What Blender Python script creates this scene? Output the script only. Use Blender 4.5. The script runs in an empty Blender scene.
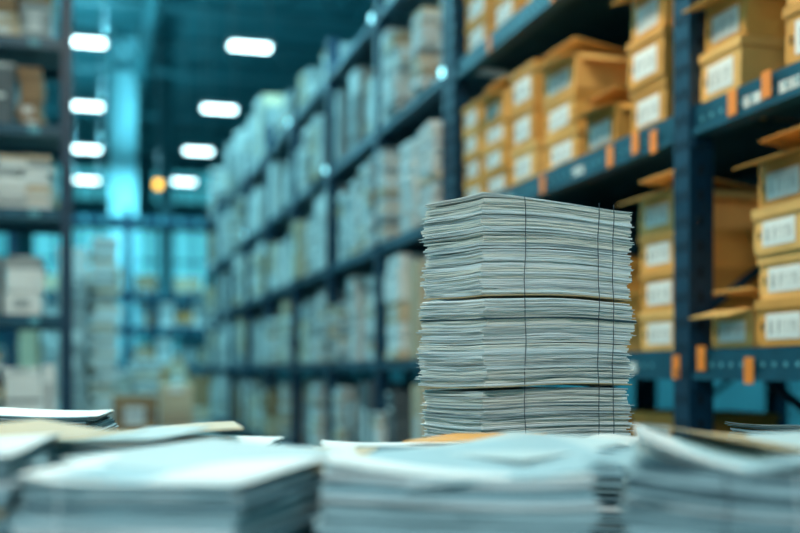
import bpy, math, random
from mathutils import Vector, Matrix
random.seed(7)
R = random.Random(11)
H0 = 1.15
YAW = math.radians(15.6)

# ------------------------------------------------------------------ materials
def nodes(name):
    m = bpy.data.materials.new(name); m.use_nodes = True
    nt = m.node_tree
    return m, nt, nt.nodes["Principled BSDF"]

def mat(name, c, rough=0.6, var=0.15, scale=6.0, metal=0.0, bump=0.0, stretch=(1,1,1), spec=0.4):
    m, nt, b = nodes(name)
    tc = nt.nodes.new("ShaderNodeTexCoord"); mp = nt.nodes.new("ShaderNodeMapping")
    mp.inputs["Scale"].default_value = stretch
    nz = nt.nodes.new("ShaderNodeTexNoise"); nz.inputs["Scale"].default_value = scale
    nz.inputs["Detail"].default_value = 5
    cr = nt.nodes.new("ShaderNodeValToRGB")
    cr.color_ramp.elements[0].position = 0.3; cr.color_ramp.elements[1].position = 0.7
    cr.color_ramp.elements[0].color = (*[max(0, x*(1-var)) for x in c], 1)
    cr.color_ramp.elements[1].color = (*[min(1, x*(1+var)) for x in c], 1)
    nt.links.new(tc.outputs["Object"], mp.inputs[0]); nt.links.new(mp.outputs[0], nz.inputs["Vector"])
    nt.links.new(nz.outputs[0], cr.inputs[0]); nt.links.new(cr.outputs[0], b.inputs["Base Color"])
    b.inputs["Roughness"].default_value = rough; b.inputs["Metallic"].default_value = metal
    b.inputs["Specular IOR Level"].default_value = spec
    if bump > 0:
        bp = nt.nodes.new("ShaderNodeBump"); bp.inputs["Strength"].default_value = bump
        bp.inputs["Distance"].default_value = 0.01
        nt.links.new(nz.outputs[0], bp.inputs["Height"]); nt.links.new(bp.outputs[0], b.inputs["Normal"])
    return m

def paper_edge(name, light, dark, zs=650, pos=(0.36, 0.56)):
    m, nt, b = nodes(name)
    tc = nt.nodes.new("ShaderNodeTexCoord"); mp = nt.nodes.new("ShaderNodeMapping")
    mp.inputs["Scale"].default_value = (5, 5, zs)
    nz = nt.nodes.new("ShaderNodeTexNoise"); nz.inputs["Scale"].default_value = 1.0
    nz.inputs["Detail"].default_value = 3
    cr = nt.nodes.new("ShaderNodeValToRGB")
    cr.color_ramp.elements[0].position = pos[0]; cr.color_ramp.elements[1].position = pos[1]
    cr.color_ramp.elements[0].color = (*dark, 1); cr.color_ramp.elements[1].color = (*light, 1)
    nt.links.new(tc.outputs["Object"], mp.inputs[0]); nt.links.new(mp.outputs[0], nz.inputs["Vector"])
    nt.links.new(nz.outputs[0], cr.inputs[0]); nt.links.new(cr.outputs[0], b.inputs["Base Color"])
    bp = nt.nodes.new("ShaderNodeBump"); bp.inputs["Strength"].default_value = 0.5; bp.inputs["Distance"].default_value = 0.0008
    nt.links.new(nz.outputs[0], bp.inputs["Height"]); nt.links.new(bp.outputs[0], b.inputs["Normal"])
    b.inputs["Roughness"].default_value = 0.75
    return m

def label_mat(name):
    m, nt, b = nodes(name)
    tc = nt.nodes.new("ShaderNodeTexCoord"); mp = nt.nodes.new("ShaderNodeMapping")
    mp.inputs["Scale"].default_value = (230, 230, 6)
    nz = nt.nodes.new("ShaderNodeTexNoise"); nz.inputs["Scale"].default_value = 1.0; nz.inputs["Detail"].default_value = 1
    cr = nt.nodes.new("ShaderNodeValToRGB"); cr.color_ramp.interpolation = 'CONSTANT'
    cr.color_ramp.elements[0].color = (0.26, 0.26, 0.24, 1); cr.color_ramp.elements[1].color = (0.88, 0.88, 0.82, 1)
    cr.color_ramp.elements[1].position = 0.44
    nt.links.new(tc.outputs["Object"], mp.inputs[0]); nt.links.new(mp.outputs[0], nz.inputs["Vector"])
    nt.links.new(nz.outputs[0], cr.inputs[0]); nt.links.new(cr.outputs[0], b.inputs["Base Color"])
    b.inputs["Roughness"].default_value = 0.6
    return m

def emis(name, c, s):
    m, nt, b = nodes(name)
    b.inputs["Base Color"].default_value = (*c, 1)
    b.inputs["Emission Color"].default_value = (*c, 1); b.inputs["Emission Strength"].default_value = s
    return m

M_rack = mat("rack_blue_paint", (0.004, 0.036, 0.072), 0.42, 0.25, 9)
M_rackbeam = mat("rack_beam_paint", (0.006, 0.072, 0.115), 0.4, 0.25, 9)
M_deck = mat("deck_steel", (0.015, 0.055, 0.075), 0.5, 0.2, 12)
M_hole = mat("slot_dark", (0.005, 0.012, 0.02), 0.8, 0.1)
M_slot_lt = mat("slot_bright", (0.12, 0.38, 0.44), 0.5, 0.2)
M_tag = mat("orange_tag", (1.0, 0.28, 0.03), 0.5, 0.1)
M_krA = mat("kraft_a", (0.83, 0.425, 0.10), 0.7, 0.12, 5)
M_krB = mat("kraft_b", (0.89, 0.50, 0.15), 0.7, 0.12, 5)
M_krC = mat("kraft_c", (0.72, 0.34, 0.072), 0.7, 0.14, 5)
M_krIn = mat("kraft_inside", (0.42, 0.24, 0.09), 0.8, 0.1)
M_lab = label_mat("label_barcode")
M_labw = mat("label_white", (0.90, 0.90, 0.85), 0.6, 0.04)
M_pw = mat("parcel_white", (0.82, 0.80, 0.76), 0.6, 0.12, 4)
M_pg = mat("parcel_grey", (0.38, 0.39, 0.38), 0.6, 0.15, 4)
M_pt = mat("parcel_tan", (0.68, 0.50, 0.33), 0.7, 0.15, 4)
M_pb = mat("parcel_brown", (0.36, 0.20, 0.10), 0.7, 0.15, 4)
M_pc = mat("parcel_cyan_wrap", (0.45, 0.62, 0.64), 0.3, 0.15, 4)
M_tape = mat("tape_dark", (0.10, 0.12, 0.13), 0.5, 0.1)
M_po = mat("parcel_orange", (0.85, 0.34, 0.10), 0.6, 0.1)
PM = [M_pw, M_pg, M_pt, M_pb, M_pc, M_tape, M_po]
M_e1 = paper_edge("paper_edges_cool", (0.96, 0.96, 0.93), (0.50, 0.53, 0.52), 800, (.30,.45))
M_e2 = paper_edge("paper_edges_warm", (0.97, 0.91, 0.80), (0.52, 0.48, 0.41), 880, (.30,.45))
M_e3 = paper_edge("paper_edges_grey", (0.72, 0.75, 0.74), (0.20, 0.24, 0.25), 560)
M_sheet = mat("sheet_white", (0.86, 0.87, 0.84), 0.65, 0.05, 8)
M_cover = mat("folder_tan", (0.60, 0.43, 0.24), 0.6, 0.1, 8)
M_coverd = mat("folder_dark", (0.05, 0.10, 0.12), 0.6, 0.2, 8)
M_orange = mat("folder_orange", (0.85, 0.36, 0.05), 0.5, 0.1, 8)
M_string = mat("string_dark", (0.05, 0.06, 0.07), 0.8, 0.1)
M_stringw = mat("string_white", (0.75, 0.8, 0.8), 0.8, 0.05)
M_e4 = paper_edge("paper_edges_teal_shade", (0.25, 0.40, 0.44), (0.012, 0.05, 0.07), 260, (.40,.58))  # foreground page edges, with their shade put into the colour
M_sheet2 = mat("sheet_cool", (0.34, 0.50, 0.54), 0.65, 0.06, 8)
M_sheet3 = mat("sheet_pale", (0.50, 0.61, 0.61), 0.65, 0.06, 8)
SM = [M_e1, M_e2, M_e3, M_sheet, M_cover, M_coverd, M_orange, M_string, M_stringw, M_e4, M_sheet2, M_sheet3]
M_table = mat("table_top", (0.06, 0.11, 0.12), 0.45, 0.2, 5)
M_steel = mat("steel_leg", (0.10, 0.15, 0.18), 0.4, 0.1, 5, metal=0.6)

# ------------------------------------------------------------------ mesh builder
class MB:
    def __init__(s): s.v=[]; s.f=[]; s.m=[]
    def add(s, vs, fs, m):
        o=len(s.v); s.v += [tuple(v) for v in vs]
        s.f += [tuple(i+o for i in f) for f in fs]; s.m += [m]*len(fs)
    def box(s, x0,x1,y0,y1,z0,z1, m, M=None):
        vs=[Vector(p) for p in ((x0,y0,z0),(x1,y0,z0),(x1,y1,z0),(x0,y1,z0),(x0,y0,z1),(x1,y0,z1),(x1,y1,z1),(x0,y1,z1))]
        if M is not None: vs=[M@v for v in vs]
        s.add(vs, [(0,3,2,1),(4,5,6,7),(0,1,5,4),(1,2,6,5),(2,3,7,6),(3,0,4,7)], m)
    def cyl(s, a, b, r, m, n=8):
        a=Vector(a); b=Vector(b); d=(b-a).normalized()
        q=d.to_track_quat('Z','Y'); vs=[]
        for p in (a,b):
            for i in range(n):
                t=2*math.pi*i/n; vs.append(p+q@Vector((r*math.cos(t), r*math.sin(t),0)))
        fs=[(i,(i+1)%n,n+(i+1)%n,n+i) for i in range(n)]+[tuple(range(n-1,-1,-1)),tuple(range(n,2*n))]
        s.add(vs,fs,m)
    def build(s, name, mats, loc=(0,0,0), rot=0, bevel=0, parent=None):
        me=bpy.data.meshes.new(name); me.from_pydata(s.v,[],s.f)
        for m in mats: me.materials.append(m)
        me.polygons.foreach_set("material_index", s.m); me.update()
        ob=bpy.data.objects.new(name, me); bpy.context.collection.objects.link(ob)
        ob.location=loc; ob.rotation_euler=(0,0,rot)
        if bevel>0:
            b=ob.modifiers.new("bevel",'BEVEL'); b.width=bevel; b.segments=2; b.limit_method='ANGLE'
        if parent: ob.parent=parent
        return ob

# ------------------------------------------------------------------ room shell
M_floor = mat("concrete_floor", (0.11, 0.21, 0.23), 0.35, 0.25, 2)
M_wall = mat("wall_teal", (0.07, 0.27, 0.31), 0.7, 0.15, 1.0)
M_ceil = mat("ceiling_teal", (0.045, 0.22, 0.25), 0.7, 0.2, 1.0)
M_beam = mat("roof_steel", (0.055, 0.22, 0.25), 0.5, 0.15, 2)
M_col = mat("column_paint", (0.50, 0.88, 0.94), 0.5, 0.08, 2)
X0,X1,Y0,Y1 = -10.0, 8.0, -6.0, 34.0
ZC = H0+6.5
b=MB(); b.box(X0,X1,Y0,Y1,-0.15,0,0); b.build("floor",[M_floor])
b=MB(); b.box(X0,X1,Y0,Y1,ZC,ZC+0.15,0); b.build("ceiling",[M_ceil])
b=MB(); b.box(X0-0.2,X0,Y0,Y1,0,ZC,0); b.build("wall_left",[M_wall])
b=MB(); b.box(X1,X1+0.2,Y0,Y1,0,ZC,0); b.build("wall_right",[M_wall])
b=MB(); b.box(X0,X1,Y1,Y1+0.2,0,ZC,0); b.build("wall_back",[M_wall])
b=MB(); b.box(X0,X1,Y1-0.03,Y1,0,0.3,0); b.build("baseboard_back",[M_beam])
b=MB()
for y in range(2,34,4):
    b.box(X0,X1,y-0.12,y+0.12,ZC-0.12,ZC,0); b.box(X0,X1,y-0.1,y+0.1,ZC-0.75,ZC-0.65,0)
    x=X0
    while x<X1-0.9:
        b.cyl((x,y,ZC-0.7),(x+0.5,y,ZC-0.06),0.035,0,6); b.cyl((x+0.5,y,ZC-0.06),(x+1,y,ZC-0.7),0.035,0,6); x+=1
for x in (-7,-3.5,0.9,4.5):
    b.box(x-0.08,x+0.08,Y0,Y1,ZC-0.95,ZC-0.75,0)
b.build("trim_1_roof_girders",[M_beam])
b=MB(); b.cyl((-1.6,8,ZC-1.3),(-1.6,33.8,ZC-1.3),0.3,0,20)
b.box(-1.62,-1.58,8.5,8.55,ZC-1.1,ZC,0); b.box(-1.62,-1.58,20,20.05,ZC-1.1,ZC,0); b.box(-1.62,-1.58,32,32.05,ZC-1.1,ZC,0)
b.build("ventilation_duct",[M_beam])
M_win = emis("window_daylight", (0.09,0.58,0.70), 1.1)
M_win2 = emis("window_daylight_soft", (0.06,0.45,0.54), 0.8)
wn=1
for (xa,xb,za,zb,mm) in ((-1.6,0.9,2.2,4.3,M_win),(1.2,3.6,2.2,4.3,M_win),(-5.0,-2.0,2.2,4.3,M_win2),(3.9,6.5,2.2,4.3,M_win2),(-1.0,1.4,5.0,6.0,M_win2),(1.8,3.6,5.0,6.0,M_win2),(0.0,2.6,0.1,1.5,M_win2)):
    b=MB(); y=Y1-0.02
    b.box(xa,xb,y-0.02,y,H0+za,H0+zb,0)
    n=4
    for i in range(n+1):
        x=xa+(xb-xa)*i/n; b.box(x-0.04,x+0.04,y-0.08,y-0.02,H0+za,H0+zb,1)
    for z in (za,(za+zb)/2,zb): b.box(xa-0.04,xb+0.04,y-0.08,y-0.02,H0+z-0.04,H0+z+0.04,1)
    b.build("window_%d"%wn,[mm,M_beam]); wn+=1
def column(x,y,w,m,z1=ZC,nm="support_column"):
    b=MB(); b.box(-w/2,w/2,-0.02,0.02,0.02,z1,0); b.box(-w/2,-w/2+0.03,-w/2,w/2,0.02,z1,0); b.box(w/2-0.03,w/2,-w/2,w/2,0.02,z1,0)
    b.box(-w*.8,w*.8,-w*.8,w*.8,0,0.03,0); b.build(nm,[m],(x,y,0))
column(0.62,22,0.5,M_col)
column(-3.4,22,0.3,M_beam); column(1.55,24,0.3,M_beam)

# ------------------------------------------------------------------ ceiling lamps
M_diff = emis("lamp_diffuser",(0.62,0.95,1.0),8)
M_house = mat("lamp_housing",(0.3,0.4,0.42),0.4,0.05)
def hall_lamp(x,y,z,power,col=(0.26,0.82,1.0),sx=0.48,sy=0.22,up=0):
    b=MB()
    b.box(-sx/2-.03,sx/2+.03,-sy/2-.03,sy/2+.03,0.02,0.09,0)
    n=8; vs=[];fs=[]
    for i in range(n+1):
        t=math.pi*i/n; yy=-math.cos(t)*sy/2; zz=0.02-math.sin(t)*0.05
        vs += [(-sx/2,yy,zz),(sx/2,yy,zz)]
    for i in range(n): fs.append((2*i,2*i+1,2*i+3,2*i+2))
    fs += [tuple(range(0,2*n+2,2)), tuple(range(2*n+1,0,-2))]
    b.add(vs,fs,1)
    for xx in (-sx/2,sx/2): b.cyl((xx,0,0.09),(xx,0,ZC-z),0.008,0,5)
    ob=b.build("ceiling_lamp",[M_house,M_diff],(x,y,z))
    for (pw_,rx,zz,nm) in ((power,0,-0.045,"lamp_light"),(up,math.pi,0.10,"added_uplight")):  # upward light is added to brighten the pale column and the ceiling
        if pw_<=0: continue
        L=bpy.data.lights.new(nm,'AREA'); L.shape='RECTANGLE'; L.size=sx*0.95; L.size_y=sy*0.9
        L.energy=pw_; L.color=col
        lo=bpy.data.objects.new(nm,L); bpy.context.collection.objects.link(lo)
        lo.parent=ob; lo.location=(0,0,zz); lo.rotation_euler=(rx,0,0)
    return ob
for k in range(-4,4):
    y=14.1+3.4*k
    p = 90 if k>=-2 else 17
    hall_lamp(-0.06,y,H0+4.0,p,up=50 if k>=0 else 14)
    hall_lamp(1.91,y-0.35,H0+4.0,p)
for y in (3,9,15,21,27):
    hall_lamp(-5.5,y,H0+4.0,110,up=45 if y>10 else 0); hall_lamp(5.2,y,H0+4.0,65)
# added fixtures out of view: key for the paper stack, warm fill for boxes
hall_lamp(-0.9,-1.6,H0+1.7,138,(0.88,0.98,0.98),1.2,0.4)
hall_lamp(0.1,3.0,H0+2.9,95,(1.0,0.88,0.67),1.2,0.3)

# ------------------------------------------------------------------ racking
LV=[-0.65,0.065,0.777,1.49,2.2]
def rack(name, x0, x1, posts, levels, top, bh=0.092, pw=0.09, tags=(), extra=None):
    b=MB(); s=1 if x1>x0 else -1
    for y in posts:
        for xx in (x0, x1-s*0.08):
            xa,xb=min(xx,xx+s*.08),max(xx,xx+s*.08)
            b.box(xa,xb,y-pw/2,y+pw/2,0.01,H0+top,0)
            b.box(xa-.03,xb+.03,y-pw/2-.03,y+pw/2+.03,0,0.012,0)
        xf = x0-0.002 if s>0 else x0
        z=0.15
        while z<H0+top-0.1 and y<5.5:
            b.box(xf,xf+.002,y-0.025,y-0.013,z,z+0.03,2); b.box(xf,xf+.002,y+0.013,y+0.025,z,z+0.03,2)
            b.box(x0+0.03,x0+0.045,y-pw/2-.002,y-pw/2,z,z+.03,2)
            z+=0.075
        z=0.2; k=0
        while z<H0+top-0.6:
            a=(x0+s*.04,y,z); c=(x1-s*.04,y,z+0.55)
            if k%2: a=(x1-s*.04,y,z); c=(x0+s*.04,y,z+0.55)
            b.cyl(a,c,0.014,0,6); z+=0.55; k+=1
    for ya,yb in zip(posts[:-1],posts[1:]):
        for l in levels:
            z=H0+l
            for xx in (x0+s*0.015, x1-s*0.065):
                xa,xb=min(xx,xx+s*.05),max(xx,xx+s*.05)
                b.box(xa,xb,ya+pw/2,yb-pw/2,z-bh,z-0.004,1)
                b.box(xa-.004,xb+.004,ya+pw/2,ya+pw/2+.012,z-bh-.03,z,0); b.box(xa-.004,xb+.004,yb-pw/2-.012,yb-pw/2,z-bh-.03,z,0)
            if s>0: b.box(x0+.003,x0+.015,ya+pw/2+.012,yb-pw/2-.012,z-bh,z-bh+.02,1)
            b.box(min(x0+s*.065,x1-s*.065),max(x0+s*.065,x1-s*.065),ya+pw/2,yb-pw/2,z-0.02,z-0.004,3)
            if ya<5 and s>0:
                y=ya+0.2
                while y<yb-0.1:
                    b.box(x0+.0125,x0+.0152,y,y+0.012,z-0.055,z-0.043,4)
                    y+=0.05
    for (y,l,dz) in tags:
        z=H0+l
        b.box(x0-0.001,x0+.002,y-.021,y+.021,z-dz-.070,z-dz,5)
    if extra: extra(b)
    return b.build(name,[M_rack,M_rackbeam,M_hole,M_deck,M_slot_lt,M_tag,M_lab,emis("dot_cyan",(0.35,0.9,1.0),3)])
tags=[(2.68,LV[2],.01),(2.52,LV[2],.0),(3.12,LV[2],.03),(3.24,LV[2],.01),(3.42,LV[2],.02),(4.0,LV[2],.02),(4.75,LV[2],.01),
      (2.98,LV[1],.02),(2.84,LV[1],-.005),(2.60,LV[1],.03),(3.6,LV[1],.02),(3.9,LV[3],.02),(4.6,LV[3],.02)]
def strips(b):
    for y,l in ((2.60,LV[2]),(2.44,LV[2]),(2.3,LV[1]),(3.3,LV[1]),(3.7,LV[2]),(4.4,LV[2])):
        b.box(1.7035,1.705,y-.045,y+.045,H0+l-.075,H0+l-.038,6)
def cyan_dots(b):  # small emissive cyan dots on the rack front
    for (y,l) in ((5.26,1.49),(6.7,2.2),(8.1,1.5),(9.7,2.2),(12.6,1.55)):
        b.box(1.678,1.69,y-.02,y+.02,H0+l-.03,H0+l+.01,7)
pA=[0.75,2.95,5.14]; pB=[5.24,6.6,8.05,9.55,11.05,12.55,14.05,15.55,17.05]
rack("pallet_rack",1.69,2.55,pA,LV,2.95,tags=tags,extra=strips)
rack("pallet_rack",1.69,2.55,pB,LV,2.45,bh=.06,pw=.07,extra=cyan_dots)

# ------------------------------------------------------------------ kraft boxes
def kraft_box(x,y,z,w,d,h,rot=0,lid=0,label=True,km=0,taps=None):
    """front face towards -X. origin bottom centre. w along Y, d along X"""
    b=MB(); t=0.005
    b.box(-d/2,d/2,-w/2,w/2,0,t,km)
    b.box(-d/2,-d/2+t,-w/2,w/2,t,h,km); b.box(d/2-t,d/2,-w/2,w/2,t,h,km)
    b.box(-d/2+t,d/2-t,-w/2,-w/2+t,t,h,km); b.box(-d/2+t,d/2-t,w/2-t,w/2,t,h,km)
    b.box(-d/2-.002,-d/2,-w/2,-w/2+.018,0.01,h*.55,km); b.box(-d/2-.002,-d/2,w/2-.018,w/2,0.01,h*.55,km)
    if lid==0:
        b.box(-d/2-.006,d/2+.006,-w/2-.006,w/2+.006,h,h+.005,km)
        b.box(-d/2-.006,-d/2-.002,-w/2-.006,w/2+.006,h-.022,h,km)
        b.box(d/2+.002,d/2+.006,-w/2-.006,w/2+.006,h-.022,h,km)
        b.box(-d/2-.002,d/2+.002,-w/2-.006,-w/2-.002,h-.022,h,km)
        b.box(-d/2-.002,d/2+.002,w/2+.002,w/2+.006,h-.022,h,km)
    else:
        for i in range(9):
            xx=-d/2+.03+i*(d-.06)/9
            b.box(xx,xx+.012,-w/2+.015,w/2-.015,t,h*R.uniform(.85,.98),4)
        T=Matrix.Translation((-d/2,0,h))@Matrix.Rotation(math.radians(-14),4,'Y')
        b.box(-0.08,0.0,-w/2,w/2,0,.004,km,T)
        T=Matrix.Translation((d/2,0,h))@Matrix.Rotation(math.radians(9),4,'Y')
        b.box(-d*1.02,0.0,-w/2,w/2,0,.004,km,T)
        T=Matrix.Translation((0,-w/2,h))@Matrix.Rotation(math.radians(35),4,'X')
        b.box(-d/2+.01,d/2-.01,-.05,0,0,.003,km,T)
    if label:
        lw=w*.32; hc=h*.43; lh=h*.28
        b.box(-d/2-.003,-d/2-.0005,-lw,lw,hc-lh,hc+lh,3)
        b.box(-d/2-.004,-d/2-.003,-lw*.8,lw*.8,hc-lh*.6,hc+lh*.45,5)
        b.box(-d/2-.003,-d/2,w*.38,w*.41,hc-.01,hc+.01,6)
    b.build("cardboard_box",[M_krA,M_krB,M_krC,M_labw,M_krIn,M_lab,M_hole],(x,y,z),rot)
def box_stack(y, lvl, n, w=.24, d=.36, h=.118, xoff=0.03, openlid=True, xf=1.69, base=0.0):
    z=H0+LV[lvl]+base
    for i in range(n):
        hh=h*R.uniform(.96,1.06); last=(i==n-1)
        kraft_box(xf+xoff+d/2+R.uniform(0,.02), y+R.uniform(-.006,.006), z, w*R.uniform(.97,1.0), d, hh, math.radians(R.uniform(-2.5,2.5)),
                  lid=1 if (last and openlid) else 0, km=R.randrange(3))
        z+=hh+.0055
    return z
box_stack(2.50,1,4,w=.235,h=.118)
box_stack(2.16,1,4,w=.26,h=.12)
box_stack(1.8,1,3)
box_stack(2.765,1,1,w=.20,h=.105,openlid=True)
box_stack(3.17,1,4,w=.235,h=.118)
box_stack(3.55,1,3,w=.25,h=.10,openlid=False)
for y in (3.95,4.3,4.68): box_stack(y,1,R.choice((3,4)),w=.27,h=.115)
box_stack(2.79,2,2,w=.215,h=.135,openlid=True)
box_stack(2.36,2,3,w=.25,h=.15)
box_stack(1.9,2,3,w=.25,h=.13)
box_stack(3.24,2,3,w=.23,h=.145,openlid=True)
box_stack(3.58,2,1,w=.26,h=.13,openlid=True)
box_stack(3.92,2,3,w=.28,h=.125)
box_stack(4.28,2,3,w=.26,h=.15,openlid=False)
box_stack(4.62,2,4,w=.27,h=.105)
box_stack(4.93,2,4,w=.22,h=.11,openlid=False)
for y in (3.3,3.75,4.1,4.5,4.88): box_stack(y,3,4,w=.28,h=.13,openlid=False)
for y in (3.3,3.7,4.2,4.6): box_stack(y,0,4,w=.30,h=.12,openlid=False,xoff=.1)

# ------------------------------------------------------------------ wrapped parcels and paper bundles
def parcels(name, xa,xb, ya,yb, z, hmax, pal, front='-X', fill=1.0, wmin=.14,wmax=.30, seed=0, hmin=.55, over=0.0, offr=.06, gap=.03, loose=0.0):
    r=random.Random(seed); b=MB()
    horiz = (ya,yb) if front=='-X' else (xa,xb)
    p=horiz[0]+.03
    while p<horiz[1]-.08:
        w=min(r.uniform(wmin,wmax), horiz[1]-.02-p)
        if w<.06: break
        tot=hmax*r.uniform(hmin,1.0)
        if r.random()>fill: p+=w; continue
        zz=z; style=r.random(); papers=r.random()<loose
        off=r.uniform(.0,offr)-over; mi=r.choice(pal)
        while zz<z+tot-.012:
            if papers: h=min(r.uniform(.012,.045), z+tot-zz)
            else: h=min(r.choice((.05,.08,.12,.2,.28)) if style<.75 else tot, z+tot-zz)
            if h<.011: break
            o2=off+r.uniform(0,.02); ww=w*(r.uniform(.82,.98) if papers else r.uniform(.92,.99))
            if papers: mi=r.choice((0,0,0,1,2,0))
            elif r.random()<.35: mi=r.choice(pal)
            rot=math.radians(r.uniform(-6,6) if papers else r.uniform(-3,3))
            if front=='-X':
                cx=(xa+o2+(xb-xa)*.42); cy=p+w/2; sx=(xb-xa)*.8; sy=ww
            else:
                cy=(ya+o2+(yb-ya)*.42); cx=p+w/2; sy=(yb-ya)*.8; sx=ww
            M=Matrix.Translation((cx,cy,zz))@Matrix.Rotation(rot,4,'Z')
            b.box(-sx/2,sx/2,-sy/2,sy/2,.001,h-(.002 if papers else .004),mi,M)
            if not papers:
                if front=='-X':
                    if r.random()<.5: b.box(-sx/2-.002,-sx/2,-sy*.25,sy*.2,h*.25,h*.7,0 if mi!=0 else 1,M)
                    if r.random()<.4 and h>.1: b.box(-sx/2-.003,-sx/2,-sy/2,sy/2,h*.48,h*.54,5,M)
                else:
                    if r.random()<.5: b.box(-sx*.25,sx*.2,-sy/2-.002,-sy/2,h*.25,h*.7,0 if mi!=0 else 1,M)
                    if r.random()<.4 and h>.1: b.box(-sx/2,sx/2,-sy/2-.003,-sy/2,h*.48,h*.54,5,M)
            zz+=h
        p+=w+r.uniform(0,gap)
    if b.v: b.build(name,PM,(0,0,0),bevel=.003 if loose else .006)
sd=100
for i in range(len(pB)-1):
    ya,yb=pB[i],pB[i+1]
    for li,l in enumerate(LV):
        sd+=1
        pal = [0,0,0,1,1,2,0,2] if li>=1 else [2,3,5,2,1,3]
        if li==4 and i in (1,): continue
        hm = .60 if li<4 else (.75 if i>3 else .35)
        parcels("parcel_stack",1.72,2.45,ya+.02,yb-.02,H0+l,hm,pal,seed=sd,hmin=.64,over=.10,offr=.18,gap=.08,wmin=.16,wmax=.32,loose=.5)
for i in (0,):
    parcels("parcel_stack",1.78,2.45,pA[i]+.06,pA[i+1]-.06,H0+LV[0],.42,[5,3,5],seed=50+i)
parcels("parcel_stack",1.78,2.45,pA[0]+.06,pA[1]-1.3,H0+LV[3],.4,[2,3],seed=70)
for pp,s0 in ((pA,80),(pB,90)):
    for i in range(len(pp)-1):
        parcels("parcel_stack",1.8,2.45,pp[i]+.06,pp[i+1]-.06,0.0,.36,[3,2,1],seed=s0+i,hmin=.7)
rack("pallet_rack",3.55,2.7,[0.75,2.95,5.14,7.3,9.5],LV[:4],2.0)
for i,(a,c) in enumerate(((0.75,2.95),(2.95,5.14),(5.14,7.3))):
    for j,l in enumerate(LV[:3]):
        parcels("parcel_stack",2.80,3.45,a+.06,c-.06,H0+l,.4,[3,2,1],seed=200+i*5+j,fill=.6)

# ------------------------------------------------------------------ left rack (faces the camera)
def rack_facing(name,xs,y0,y1,levels,top,pw=.05,bh=.06):
    b=MB()
    for x in xs:
        for y in (y0,y1-.05):
            b.box(x-pw/2,x+pw/2,y,y+.05,0.01,H0+top,0); b.box(x-pw/2-.03,x+pw/2+.03,y-.02,y+.07,0,.012,0)
        z=.2;k=0
        while z<H0+top-.5:
            a=(x,y0+.03,z);c=(x,y1-.03,z+.5)
            if k%2: a=(x,y1-.03,z);c=(x,y0+.03,z+.5)
            b.cyl(a,c,.012,0,6); z+=.5;k+=1
    for xa,xb in zip(xs[:-1],xs[1:]):
        for l in levels:
            z=H0+l
            for y in (y0+.008,y1-.045): b.box(xa+pw/2,xb-pw/2,y,y+.035,z-bh,z-.004,1)
            b.box(xa+pw/2,xb-pw/2,y0+.043,y1-.045,z-.02,z-.004,3)
            x=xa+.2
            while x<xb-.1: b.box(x,x+.05,y0+.006,y0+.008,z-bh+.01,z-.015,4); x+=.3
    b.build(name,[M_rack,M_rackbeam,M_hole,M_deck,M_slot_lt,M_tag])
XL=[-3.3,-1.7,-0.12]; LL=[-.30,.29,.84,1.27,1.72]
rack_facing("storage_rack",XL,6.0,6.7,LL,2.2)
for i,(xa,xb) in enumerate(zip(XL[:-1],XL[1:])):
    for j,(l,h) in enumerate(zip([-1.15]+LL,(.6,.45,.38,.34,.33,.42))):
        pal=[[3,2,1],[2,0,1,0],[0,0,1,0],[0,0,1],[3,5,1],[3,2,1]][j]
        parcels("parcel_stack",xa+.04,xb-.04,6.02,6.66,H0+l if j else 0,h,pal,front='-Y',seed=300+i*10+j,wmin=.10,wmax=.19,hmin=.7,loose=.5 if j in (1,2,3) else 0.1)

def pallet(x,y,h,pal,seed,w=1.0,loose=0):
    b=MB()
    for k in range(5): b.box(-w/2,w/2,-.4+k*.175,-.4+k*.175+.1,.10,.12,0)
    for k in (-w/2,-.05,w/2-.1): b.box(k,k+.1,-.4,.4,.02,.10,0)
    for k in (-.4,-.05,.3): b.box(-w/2,w/2,k,k+.1,0,.02,0)
    b.build("wooden_pallet",[M_pb],(x,y,0))
    parcels("parcel_stack",x-w/2,x+w/2,y-.4,y+.4,.121,h,pal,front='-Y',seed=seed,hmin=.85,wmin=.2,wmax=.34,loose=loose)
pallet(-0.02,9.2,2.2,[1,0,0,1],411,.5,.7)
pallet(0.42,8.0,1.0,[2,3,2],402,.6)
pallet(0.25,11.2,1.2,[2,3,1],403,.9,.5)
pallet(0.95,12.6,1.15,[2,3,6,1],404,.8,.5)
pallet(-0.4,13.6,1.9,[0,1,2],405,.8)

XC=[-6.6,-4.8,-3.0,-1.2,0.6,2.4]
LC=[-.55,.10,.72,1.28]
rack_facing("storage_rack",XC,18.5,19.4,LC+[2.5],2.65,pw=.11,bh=.12)
for i,(xa,xb) in enumerate(zip(XC[:-1],XC[1:])):
    for j,l in enumerate([-1.15]+LC):
        parcels("parcel_stack",xa+.08,xb-.08,18.55,19.35,H0+l if j else 0,.45,[0,0,2,6,1,3],front='-Y',seed=500+i*10+j,wmin=.2,wmax=.45,hmin=.5,fill=.85)
XD=[-4.2,-2.3,-0.4,1.5,3.4]
rack_facing("storage_rack",XD,27,27.9,[.1,.9,1.6],2.2,pw=.11,bh=.12)
for i,(xa,xb) in enumerate(zip(XD[:-1],XD[1:])):
    for j,l in enumerate([.1,.9,1.6]):
        parcels("parcel_stack",xa+.08,xb-.08,27.05,27.85,H0+l,.6,[0,1,4,6],front='-Y',seed=600+i*10+j,wmin=.25,wmax=.5,hmin=.6)

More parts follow.
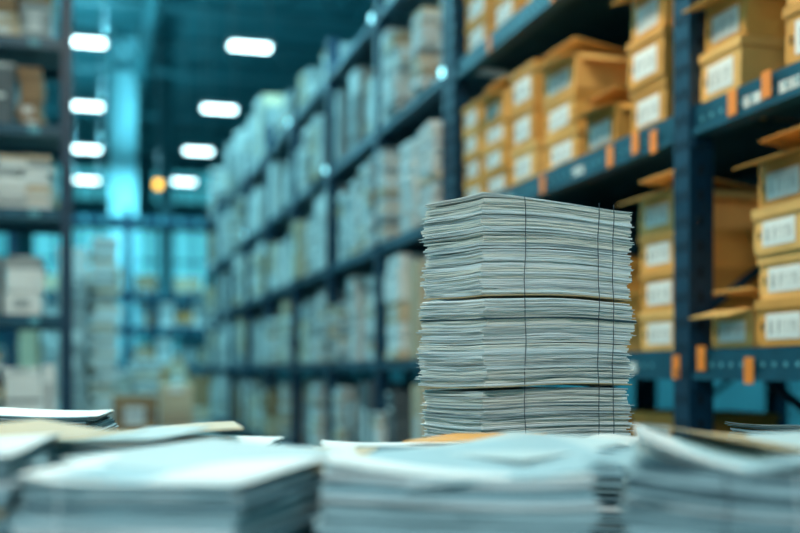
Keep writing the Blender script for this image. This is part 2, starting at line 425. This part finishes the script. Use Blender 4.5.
M_amb=emis("beacon_amber",(1.0,0.50,0.03),4)
def beacon(x,y,z,zs):
    b=MB(); b.cyl((0,0,0),(0,0,.05),.07,0,12); b.cyl((0,0,.05),(0,0,.17),.06,1,14); b.cyl((0,0,.17),(0,0,.19),.045,1,12)
    b.cyl((0,0,.19),(0,0,zs-z),.012,0,6); b.build("warning_beacon",[M_house,M_amb],(x,y,z))
beacon(1.15,19.8,H0+3.12,ZC)

# ------------------------------------------------------------------ packing table
TH=H0-0.20
F=Vector((math.sin(YAW),math.cos(YAW),0)); RT=Vector((math.cos(YAW),-math.sin(YAW),0))
def W(u,v,z=0): 
    p=RT*u+F*v; return (p.x,p.y,z)
b=MB()
b.box(-1.1,1.1,.45,2.05,TH-.04,TH,0)
b.box(-1.08,1.08,.47,.50,TH-.12,TH-.04,1); b.box(-1.08,1.08,2.0,2.03,TH-.12,TH-.04,1)
for u in (-1.05,1.0):
    for v in (.48,1.97): b.box(u,u+.05,v,v+.05,0,TH-.04,1)
b.box(-1.05,1.05,.9,1.6,.25,.27,1)
b.build("packing_table",[M_table,M_steel],rot=-YAW,bevel=.004)

# ------------------------------------------------------------------ paper stacks
def slab(b, w, d, z0, t, wave, jit, mi, ox=0, oy=0, rz=0, nx=12, ny=8, mtop=3, r=R):
    c,s_=math.cos(rz),math.sin(rz); 
    top=[];bot=[]
    j1=r.uniform(0,6);j2=r.uniform(0,6)
    for iy in range(ny+1):
        for ix in range(nx+1):
            x=-w/2+w*ix/nx; y=-d/2+d*iy/ny
            if iy in(0,ny): y+=math.sin(x*40+j1)*jit*.5+r.uniform(-jit,jit)*.5
            if ix in(0,nx): x+=math.sin(y*40+j2)*jit*.5+r.uniform(-jit,jit)*.5
            X=x*c-y*s_+ox; Y=x*s_+y*c+oy
            zz=z0+wave(x,y)
            bot.append((X,Y,zz)); top.append((X,Y,zz+t))
    N=len(bot); vs=bot+top; fs=[];fe=[]
    for iy in range(ny):
        for ix in range(nx):
            a=iy*(nx+1)+ix; q=(a,a+1,a+nx+2,a+nx+1)
            fs.append(tuple(reversed(q))); fs.append(tuple(i+N for i in q))
    per=[ix for ix in range(nx)]+[iy*(nx+1)+nx for iy in range(ny)]+[ny*(nx+1)+ix for ix in range(nx,0,-1)]+[iy*(nx+1) for iy in range(ny,0,-1)]
    for i in range(len(per)):
        a=per[i];c2=per[(i+1)%len(per)]; fe.append((a,c2,c2+N,a+N))
    o=len(b.v); b.v+=vs
    b.f+=[tuple(i+o for i in f) for f in fs]; b.m+=[mtop]*len(fs)
    b.f+=[tuple(i+o for i in f) for f in fe]; b.m+=[mi]*len(fe)

def doc_stack(u,v,rot,w,d,bundles,seed,amp=.002,jit=.0012,shift=.003,tmin=.0012,tmax=.0042,strings=(),curl=0,topcurl=0,pal=(0,0,0,1,2),mtop=3,rag=.0012,gap=.002,firstm=4,waveamp=None):
    r=random.Random(seed); b=MB(); z=0.0015+amp*1.0
    ox=oy=0; rz=0
    ph1,ph2=r.uniform(0,6),r.uniform(0,6)
    tot=sum(q[0] for q in bundles); f=None
    for bi,(H,bw,bd,bx,by,br) in enumerate(bundles):
        zend=z+H; first=True; zb=z
        while z<zend:
            t=r.uniform(tmin,tmax); mi=r.choice(pal); mt=mtop
            if r.random()<.3: t*=.45
            ox=ox*.85+r.uniform(-shift,shift)*.6; oy=oy*.85+r.uniform(-shift,shift)*.6; rz=rz*.8+math.radians(r.uniform(-.6,.6))
            ww,dd=w*bw,d*bd; ex=r.uniform(-rag,rag); q=r.random()
            if first: t=.0016; mi=firstm if bi%2==0 else mtop; mt=mi; ex=.008 if bi%2==0 else .004
            elif q<.14: t=.0007; ex=r.uniform(.002,.010); mi=mtop
            elif q<.17: t=.0009; mi=r.choice((4,5)); mt=mi; ex=.003
            elif q<.25: ex=-r.uniform(.002,.006)
            first=False
            ph1+=r.uniform(-.14,.14); ph2+=r.uniform(-.14,.14)
            frac=z/tot; fb=(z-zb)/H
            A=amp*(.3+.7*frac)
            cu=curl*frac; bg=gap*math.sin(math.pi*min(1,fb))
            f=lambda x,y,A=A,ph1=ph1,ph2=ph2,cu=cu: A*(math.sin(x*17+ph1)*.6+math.sin(y*21+ph2)*.4) + cu*((abs(x)/(w/2))**2.2)*(1 if x<0 else .5)
            slab(b,ww+ex+bg*1.5,dd+ex+bg*1.5,z,t,f,jit,mi,bx+ox,by+oy,rz+br,mtop=mt,r=r)
            z+=t+r.uniform(.00015,.0007)
        z+=gap*(.9 if bi%2 else .3)
    f0=f
    for k in range(3 if topcurl else 1):
        g=lambda x,y,k=k: f0(x,y)+topcurl*(k+1)*max(0,(-x/(w/2)))**2
        slab(b,w*bundles[-1][1]+.004,d*bundles[-1][2]+.004,z-gap*.8+.0006*k,.0006,g,.0006,mtop,ox+r.uniform(-.004,.004),oy,rz+bundles[-1][5]+r.uniform(-.03,.03),r=r)
    for (face,pos,mi,x_,y_) in strings:
        pts=[]; n=26
        for i in range(n+1):
            zz=z*i/n+.001; wob=.0012*math.sin(i*.7+pos*30)
            if face=='front': pts.append((pos+wob,-d/2-y_+.0008*math.sin(i*1.7),zz))
            else: pts.append((-w/2-x_,pos+wob,zz))
        for a,c in zip(pts[:-1],pts[1:]): b.cyl(a,c,.0006,mi,5)
    return b, z

hero_w,hero_d=.270,.160
a=math.radians(30)
cu=.114+math.cos(a)*hero_w/2-math.sin(a)*hero_d/2
cv=1.55+math.sin(a)*hero_w/2+math.cos(a)*hero_d/2
rd=math.radians
bund=[(.081,.960,.965,.003,0,rd(.6)),(.080,.970,.975,.001,.0,rd(-1.0)),
      (.060,1.000,1.015,-.004,-.003,rd(2.4)),(.062,1.010,1.01,-.002,-.002,rd(1.6)),
      (.064,.970,1.00,.003,.002,rd(-1.8)),(.066,.980,.98,.004,.002,rd(-.6))]
b,z=doc_stack(0,0,0,hero_w,hero_d,bund,21,amp=.0058,jit=.0022,shift=.0036,tmin=.0008,tmax=.0032,
   strings=[('front',-.068,7,.006,.0105),('front',.066,7,.006,.0105),('front',.094,7,.006,.0105)],topcurl=.002,gap=.0046,rag=.0026,pal=(0,0,0,1,1,1,2))
b.build("paper_stack",SM,W(cu,cv,TH),rot=a-YAW)
print("hero top", z)

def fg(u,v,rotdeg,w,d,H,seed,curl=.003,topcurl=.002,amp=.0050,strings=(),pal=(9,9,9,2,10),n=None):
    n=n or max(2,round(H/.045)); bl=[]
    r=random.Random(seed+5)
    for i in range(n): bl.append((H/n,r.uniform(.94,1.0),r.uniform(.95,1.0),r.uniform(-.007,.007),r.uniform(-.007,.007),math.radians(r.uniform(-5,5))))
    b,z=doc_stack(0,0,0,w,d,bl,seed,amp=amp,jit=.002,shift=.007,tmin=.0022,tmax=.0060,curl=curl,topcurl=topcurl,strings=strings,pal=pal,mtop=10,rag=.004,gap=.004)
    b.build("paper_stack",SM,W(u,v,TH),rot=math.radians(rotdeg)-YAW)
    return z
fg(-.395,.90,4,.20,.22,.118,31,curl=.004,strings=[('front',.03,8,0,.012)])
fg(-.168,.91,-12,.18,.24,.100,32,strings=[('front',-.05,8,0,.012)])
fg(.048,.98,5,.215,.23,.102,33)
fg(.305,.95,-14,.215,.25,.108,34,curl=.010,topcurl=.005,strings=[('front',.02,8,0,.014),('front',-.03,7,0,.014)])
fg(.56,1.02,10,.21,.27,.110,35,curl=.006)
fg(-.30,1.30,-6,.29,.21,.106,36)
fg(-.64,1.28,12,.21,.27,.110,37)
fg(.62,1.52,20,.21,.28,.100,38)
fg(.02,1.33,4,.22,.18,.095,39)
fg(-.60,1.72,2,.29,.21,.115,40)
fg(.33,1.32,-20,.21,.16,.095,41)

def sheet(u,v,z,rot,w,d,fn,mi,name="loose_folder",t=.0012,tilt=(0,0)):
    b=MB(); slab(b,w,d,0,t,lambda x,y:fn(x,y)+tilt[0]*x+tilt[1]*y,.0004,mi,nx=16,ny=12,mtop=mi)
    b.build(name,SM,W(u,v,z),rot=math.radians(rot)-YAW)
zt=TH+.112
# left pile
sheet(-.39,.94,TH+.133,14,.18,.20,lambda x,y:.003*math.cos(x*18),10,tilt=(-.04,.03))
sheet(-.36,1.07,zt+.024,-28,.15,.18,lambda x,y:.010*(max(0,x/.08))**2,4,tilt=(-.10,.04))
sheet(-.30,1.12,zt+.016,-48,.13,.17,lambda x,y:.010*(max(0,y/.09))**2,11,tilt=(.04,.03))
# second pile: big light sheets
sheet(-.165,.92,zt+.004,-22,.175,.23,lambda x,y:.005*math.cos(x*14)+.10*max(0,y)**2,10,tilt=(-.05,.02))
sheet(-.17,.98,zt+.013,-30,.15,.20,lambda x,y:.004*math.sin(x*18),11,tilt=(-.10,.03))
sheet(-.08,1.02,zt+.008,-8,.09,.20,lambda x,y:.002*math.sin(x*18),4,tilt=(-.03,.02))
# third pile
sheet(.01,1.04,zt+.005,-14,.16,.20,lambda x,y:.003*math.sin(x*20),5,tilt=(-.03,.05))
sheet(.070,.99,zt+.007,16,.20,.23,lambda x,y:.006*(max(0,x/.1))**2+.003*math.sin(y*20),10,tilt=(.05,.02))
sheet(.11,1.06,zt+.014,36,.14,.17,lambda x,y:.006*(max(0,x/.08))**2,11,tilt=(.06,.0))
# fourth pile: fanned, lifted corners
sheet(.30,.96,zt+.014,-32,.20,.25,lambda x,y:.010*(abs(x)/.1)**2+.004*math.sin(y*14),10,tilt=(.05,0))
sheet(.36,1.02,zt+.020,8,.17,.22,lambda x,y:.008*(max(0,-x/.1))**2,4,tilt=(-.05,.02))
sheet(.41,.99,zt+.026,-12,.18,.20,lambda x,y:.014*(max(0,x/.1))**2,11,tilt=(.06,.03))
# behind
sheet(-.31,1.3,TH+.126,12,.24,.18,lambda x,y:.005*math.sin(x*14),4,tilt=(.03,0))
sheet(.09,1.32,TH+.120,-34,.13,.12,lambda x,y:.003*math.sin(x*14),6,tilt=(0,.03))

# ------------------------------------------------------------------ world & camera
w=bpy.data.worlds.new("world"); bpy.context.scene.world=w; w.use_nodes=True
w.node_tree.nodes["Background"].inputs[0].default_value=(0.03,0.38,0.48,1)
w.node_tree.nodes["Background"].inputs[1].default_value=0.50
cam=bpy.data.cameras.new("camera"); co=bpy.data.objects.new("camera",cam); bpy.context.collection.objects.link(co)
co.location=(0,0,H0); co.rotation_euler=(math.radians(90),0,-YAW)
cam.lens=50; cam.sensor_width=36; cam.shift_y=104/800
cam.clip_start=.02
cam.dof.use_dof=True; cam.dof.focus_distance=1.64; cam.dof.aperture_fstop=2.1
bpy.context.scene.camera=co
sc=bpy.context.scene
sc.view_settings.view_transform='Standard'
print("faces", sum(len(o.data.polygons) for o in bpy.data.objects if o.type=='MESH'))
